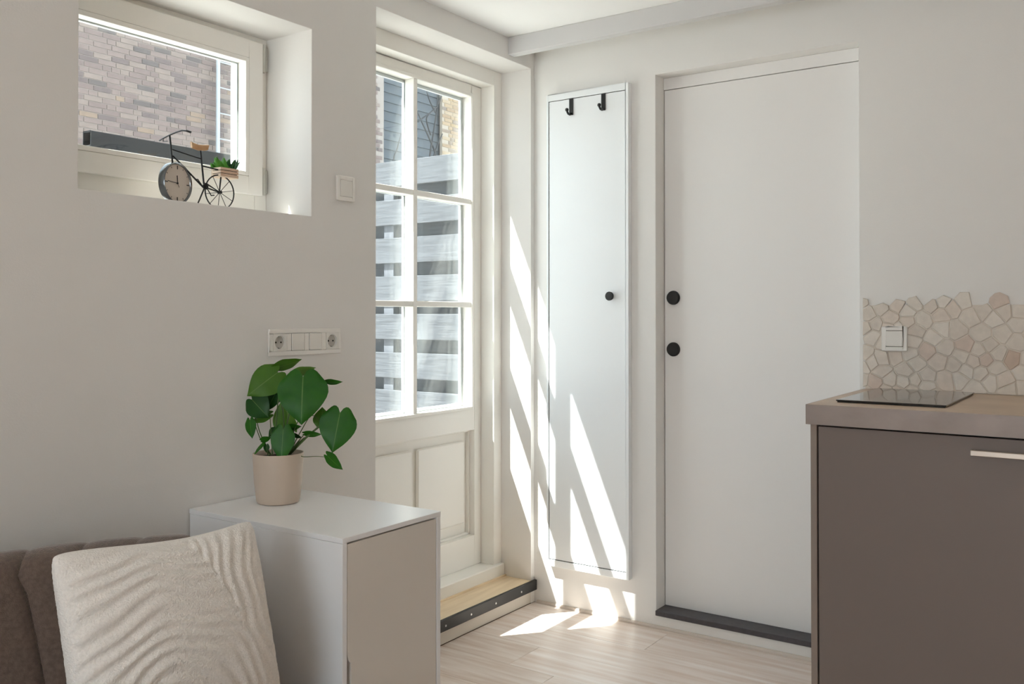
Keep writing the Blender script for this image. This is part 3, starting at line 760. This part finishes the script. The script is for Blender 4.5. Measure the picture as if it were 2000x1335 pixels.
for i in range(10):
    a = 2 * math.pi * (i + .3) / 10
    MB().tube([(WC[0] + .004 * math.cos(a), YB, WC[1] + .004 * math.sin(a)), (WC[0] + WR * math.cos(a), YB, WC[1] + WR * math.sin(a))], .0009, n=6).build('spoke', M['blackmetal'], wheel)
cr = MB().cyl((1.601, YB - .006, 1.5405), (1.601, YB - .002, 1.5405), .0085, n=24)
cr.tube([(1.601, YB - .007, 1.5405), (1.618, YB - .007, 1.517)], .0014, n=6).tube([(1.618, YB - .007, 1.517), (1.618, YB - .020, 1.517)], .0016, n=6)
cr.tube([(1.601, YB + .007, 1.5405), (1.584, YB + .007, 1.560)], .0014, n=6).tube([(1.584, YB + .007, 1.560), (1.584, YB + .020, 1.560)], .0016, n=6)
cr.build('crank', M['blackmetal'], bk, smooth=50)
sa = MB(); prof_s = [(-.027, .0105), (-.022, .0125), (-.012, .0095), (.004, .0060), (.018, .0045), (.026, .0040)]
top = []; n_ = len(prof_s)
vs = []
for (dx, hw_) in prof_s:
    zt = 1.6585 - .0030 * math.cos(dx * 95) 
    for s in (-1, -.5, 0, .5, 1): vs.append((1.582 - dx * 1.0, YB + s * hw_, zt - .004 * s * s))
for (dx, hw_) in prof_s:
    for s in (-1, -.5, 0, .5, 1): vs.append((1.582 - dx * .9, YB + s * hw_ * .8, 1.6385 + .002 * s * s + .15 * abs(dx)))
fs = []
for i in range(n_ - 1):
    for k_ in range(4):
        fs.append((i * 5 + k_, i * 5 + k_ + 1, (i + 1) * 5 + k_ + 1, (i + 1) * 5 + k_)); o = n_ * 5
        fs.append((o + i * 5 + k_, o + (i + 1) * 5 + k_, o + (i + 1) * 5 + k_ + 1, o + i * 5 + k_ + 1))
    for k_ in (0, 4): fs.append((i * 5 + k_, (i + 1) * 5 + k_, o + (i + 1) * 5 + k_, o + i * 5 + k_))
for i in (0, n_ - 1):
    for k_ in range(4): fs.append((i * 5 + k_, i * 5 + k_ + 1, o + i * 5 + k_ + 1, o + i * 5 + k_))
sa.add(vs, fs).build('saddle', M['saddle'], bk, smooth=60, label='wooden saddle')
# clock as front wheel
th_ = math.radians(15); ct_ = Vector((math.cos(th_), math.sin(th_), 0)); cn = Vector((math.sin(th_), -math.cos(th_), 0)); cz = Vector((0, 0, 1))
CC = Vector((1.507, 2.158, 1.5385)); CR = .0565
def cpt(r, ang, d): return CC + ct_ * (r * math.sin(ang)) + cz * (r * math.cos(ang)) + cn * d
cs = MB(); NC = 48
ringp = [(CR - .0045, .0085), (CR - .002, .0105), (CR, .008), (CR, -.010), (CR - .004, -.012), (CR - .007, .002)]
vs = [cpt(r, 2 * math.pi * i / NC, d) for i in range(NC) for r, d in ringp]; k_ = len(ringp)
fs = [(i * k_ + j, i * k_ + (j + 1) % k_, ((i + 1) % NC) * k_ + (j + 1) % k_, ((i + 1) % NC) * k_ + j) for i in range(NC) for j in range(k_)]
clock = cs.add(vs, fs).build('clock', M['chrome'], bk, smooth=50, label='round clock with metal case and pale dial')
MB().cyl(CC + cn * -.009, CC + cn * .005, CR - .0048, n=48).build('dial', M['dial'], clock)
for i in range(12):
    a = 2 * math.pi * i / 12; big = i % 3 == 0
    MB().tube([cpt(CR - .0085, a, .0054), cpt(CR - (.0185 if big else .0125), a, .0054)], .0013 if big else .0007, n=6).build('hour_mark', M['blackmetal'], clock)
for ln, an, r in ((.021, -.10, .0011), (.038, -1.50, .0008), (.012, 2.6, .0006)):
    MB().tube([cpt(0, 0, .0066), cpt(ln, an, .0066)], r, n=6).build('hand', M['blackmetal'], clock)
MB().cyl(CC + cn * .005, CC + cn * .0078, .0025, n=12).build('hand_boss', M['blackmetal'], clock)
# crate with artificial greens over the rear wheel
cx0, cx1, cy0, cy1, cz0, cz1 = 1.646, 1.707, 2.147, 2.190, 1.5745, 1.602
crt = MB().box(cx0, cx1, cy0, cy1, cz0, cz0 + .002).build('crate', M['crate'], bk, label='pale wooden crate')
for k in range(3):
    z0 = cz0 + .0021 + k * .0089; z1 = z0 + .0070
    MB().box(cx0, cx1, cy0, cy0 + .0022, z0, z1).build('slat', M['cratedark'], crt)
    MB().box(cx0, cx1, cy1 - .0022, cy1, z0, z1).build('slat', M['cratedark'], crt)
    MB().box(cx0, cx0 + .0022, cy0 + .0023, cy1 - .0023, z0, z1).build('slat', M['crate'], crt)
    MB().box(cx1 - .0022, cx1, cy0 + .0023, cy1 - .0023, z0, z1).build('slat', M['crate'], crt)
gr_ = MB().box(cx0 + .003, cx1 - .003, cy0 + .003, cy1 - .003, cz0 + .003, cz1 - .004).build('artificial_plant', M['soil'], bk)
rr = random.Random(5)
for i in range(40):
    x = rr.uniform(cx0 + .006, cx1 - .006); y = rr.uniform(cy0 + .006, cy1 - .006); left = x < cx0 + .024
    dx, dy = (x - (cx0 + cx1) / 2) * .5 + rr.uniform(-.010, .010), (y - (cy0 + cy1) / 2) * .5 + rr.uniform(-.008, .008)
    h = rr.uniform(.014, .038)
    heart((x, y, cz1 - .004), (x + dx, y + dy, cz1 - .004 + h), rr.uniform(.010, .017), rr.uniform(-40, 40), M['sprig'] if left else (M['sprigdark'] if rr.random() < .6 else M['sprig']), 'leaf', gr_, cup=.3)

# ------------------------------------------------------------------ outdoors
structure(MB().box(-9, 18, -8, 16, -.2, -.101).build('ground', M['paving']), 'pale paving outside the house', 'ground')
fc = thing('fence', (3.9, 3.9, -.1), 'tall weathered grey board fence outside the garden door', 'fence')
rf = random.Random(9)
fm = MB().box(0, .019, 0, 2.9, 0, .143).mesh('board', M['fence'], (0, 0, 0), bevel=.002)
fy0 = 2.42
for k in range(10):
    place('board', fm, (3.850 + rf.uniform(-.001, .001), fy0, 1.910 - k * .217 + rf.uniform(-.003, .003)), fc)
    if k < 9: place('board', fm, (3.921 + rf.uniform(-.001, .001), fy0, 1.910 - .1085 - k * .217), fc)
for y in (2.46, 3.504, 4.55):
    MB().box(3.870, 3.919, y, y + .075, -.1, 2.03).build('post', M['fencepost'], fc, bevel=.002)
hr = thing('handrail', (1.9, 2.825, 0), 'dark grey hollow steel rail just outside the high window', 'railing')
MB().frame('x', 1.640, 2.46, 2.800, 2.850, 1.730, 1.780, .004, .004, .004, .004).build('rail_tube', M['tube'], hr, bevel=.0015)
for x in (1.665, 2.40): MB().box(x, x + .05, 2.80, 2.85, -.1, 1.7298).build('post', M['tube'], hr)

# brick buildings across the yard: the bricks that show are single parts, the rest one stuff part
def brick_wall(root, x0, x1, yf, z0, z1, cols, mortar, rnd, view, cap):
    ms = [mat('brick', c, 0.85, var=.16, vscale=14, bump=.4, bscale=60) for c in cols]
    MB().box(x0, x1, yf + .008, yf + .06, z0, z1).build('mortar_wall', mat('mortar', mortar, .9, bump=.3, bscale=80), root)
    LB, HB, CH, JN = .210, .100, .0625, .011
    shared = {}
    for ci in range(len(ms)):
        for nm, ln in (('stretcher', LB), ('header', HB)):
            shared[(ci, nm)] = MB().box(0, ln, 0, .02, 0, CH - JN).mesh('brick', ms[ci], (0, 0, 0))
    rows = []; row = 0; z = z0
    while z + CH < z1:
        x = x0 + (0 if row % 2 == 0 else -.055) + .004; k = 0
        while x < x1:
            nm, ln = (('stretcher', LB) if rnd.random() < .78 else ('header', HB))
            if x > x0 and x + ln < x1:
                c = rnd.choices(range(len(ms)), weights=[4, 4, 3, 2, 1, 1][:len(ms)])[0]
                rows.append((x, z, ln, nm, c))
            x += ln + JN
        z += CH; row += 1
    def inview(r): return view[0] < r[0] + r[2] / 2 < view[1] and view[2] < r[1] < view[3]
    vis = [r for r in rows if inview(r)]
    vis.sort(key=lambda r: r[0]); vis = vis[:cap]; vs_ = set(vis)
    for (x, z, ln, nm, c) in vis:
        place('brick', shared[(c, nm)], (x, yf + rnd.uniform(-.0025, .0025), z), root)
    st_ = MB()
    for r in rows:
        if r in vs_: continue
        x, z, ln, nm, c = r
        st_.box(x, x + ln, yf, yf + .02, z, z + CH - JN, mi=c)
    o = st_.build('brick_rest', ms, root, weld=False); o['kind'] = 'stuff'
b1 = thing('brick_building', (7.0, 9.8, -.1), 'mauve brick building across the yard seen through the high window', 'building')
brick_wall(b1, 2.0, 10.49, 9.70, -.1, 6.2, [rgb(112, 98, 94), rgb(105, 91, 88), rgb(117, 104, 98), rgb(92, 81, 80), rgb(121, 104, 91), rgb(82, 75, 74)], rgb(130, 122, 117), random.Random(11), (5.45, 7.75, 3.05, 4.62), 300)
b2 = thing('brick_building', (13.0, 9.8, -.1), 'yellow brick building behind the fence seen through the upper right door pane', 'building')
brick_wall(b2, 11.93, 14.2, 9.70, -.1, 6.4, [rgb(142, 122, 98), rgb(134, 113, 91), rgb(147, 130, 109), rgb(120, 105, 92), rgb(138, 117, 88), rgb(112, 100, 92)], rgb(146, 136, 124), random.Random(12), (11.93, 12.75, 3.3, 5.2), 300)
cl = thing('garden_shed', (11.3, 9.8, -.1), 'blue-grey clad shed wall in the gap between the brick buildings', 'shed')
MB().box(9.6, 14.4, 9.83, 10.6, -.1, 6.6).build('backing', M['clad'], cl)
cm = MB().prism([(9.82, 0), (9.798, 0), (9.816, .148), (9.82, .148)], 'x', 9.6, 14.4).mesh('board', M['clad'], (0, 0, 0))
for k in range(44): place('board', cm, (0, 0, -.1 + k * .15), cl)
MB().box(9.6, 14.4, 9.79, 10.7, 6.6, 6.75).build('roof', M['roofslate'], cl)
bt = thing('bare_tree', (10.75, 9.0, -.1), 'leafless grey tree with thin branches before the clad shed', 'tree')
# main stem from the ground and the thin bare branches that rise over the fence
BR = [[(11.053, 9.25, 3.437), (11.068, 9.25, 3.712), (11.159, 9.25, 4.117), (11.252, 9.25, 4.585), (11.205, 9.25, 4.832)], [(11.205, 9.25, 3.457), (11.205, 9.25, 3.732), (11.068, 9.25, 3.946), (10.889, 9.25, 4.168), (10.771, 9.25, 4.32), (10.713, 9.25, 4.386)], [(11.129, 9.25, 3.642), (11.251, 9.25, 3.896), (11.376, 9.25, 4.093)], [(11.083, 9.25, 4.026), (10.978, 9.25, 4.261), (11.129, 9.25, 4.425), (11.252, 9.25, 4.506)], [(10.771, 9.25, 4.186), (10.978, 9.25, 4.319), (11.19, 9.25, 4.456)], [(11.252, 9.25, 4.546), (11.345, 9.25, 4.702), (11.376, 9.25, 4.907)], [(10.22, 9.25, 3.46), (10.289, 9.25, 3.674), (10.358, 9.25, 3.871), (10.414, 9.25, 3.993)], [(11.205, 9.25, 4.4), (11.068, 9.25, 4.55), (10.978, 9.25, 4.707)]]
MB().tube([(10.95, 9.25, -.1), (10.99, 9.25, 1.4), BR[0][0]], .035, n=8, r_end=.022).build('trunk', M['bark'], bt, smooth=60)
for k, pts_ in enumerate(BR):
    if k == 6: pts_ = [(10.9, 9.25, 1.2), (10.35, 9.25, 2.6)] + pts_
    MB().tube([tuple(v) for v in catmull(pts_, 5)], .020 if k < 2 else .014, n=6, r_end=.008).build('branch', M['bark'], bt, smooth=60)
ld = thing('ladder', (7.5, 9.6, -.1), 'pale metal upright with horizontal rungs against the mauve brick wall', 'ladder')
for x in (7.312, 7.96): MB().cyl((x, 9.60, -.1), (x, 9.60, 6.0), .026, n=16).build('rail', M['pipe'], ld, smooth=50)
for k in range(18): MB().cyl((7.312, 9.60, .15 + k * .326), (7.96, 9.60, .15 + k * .326), .009, n=8).build('rung', M['pipe'], ld, smooth=50)
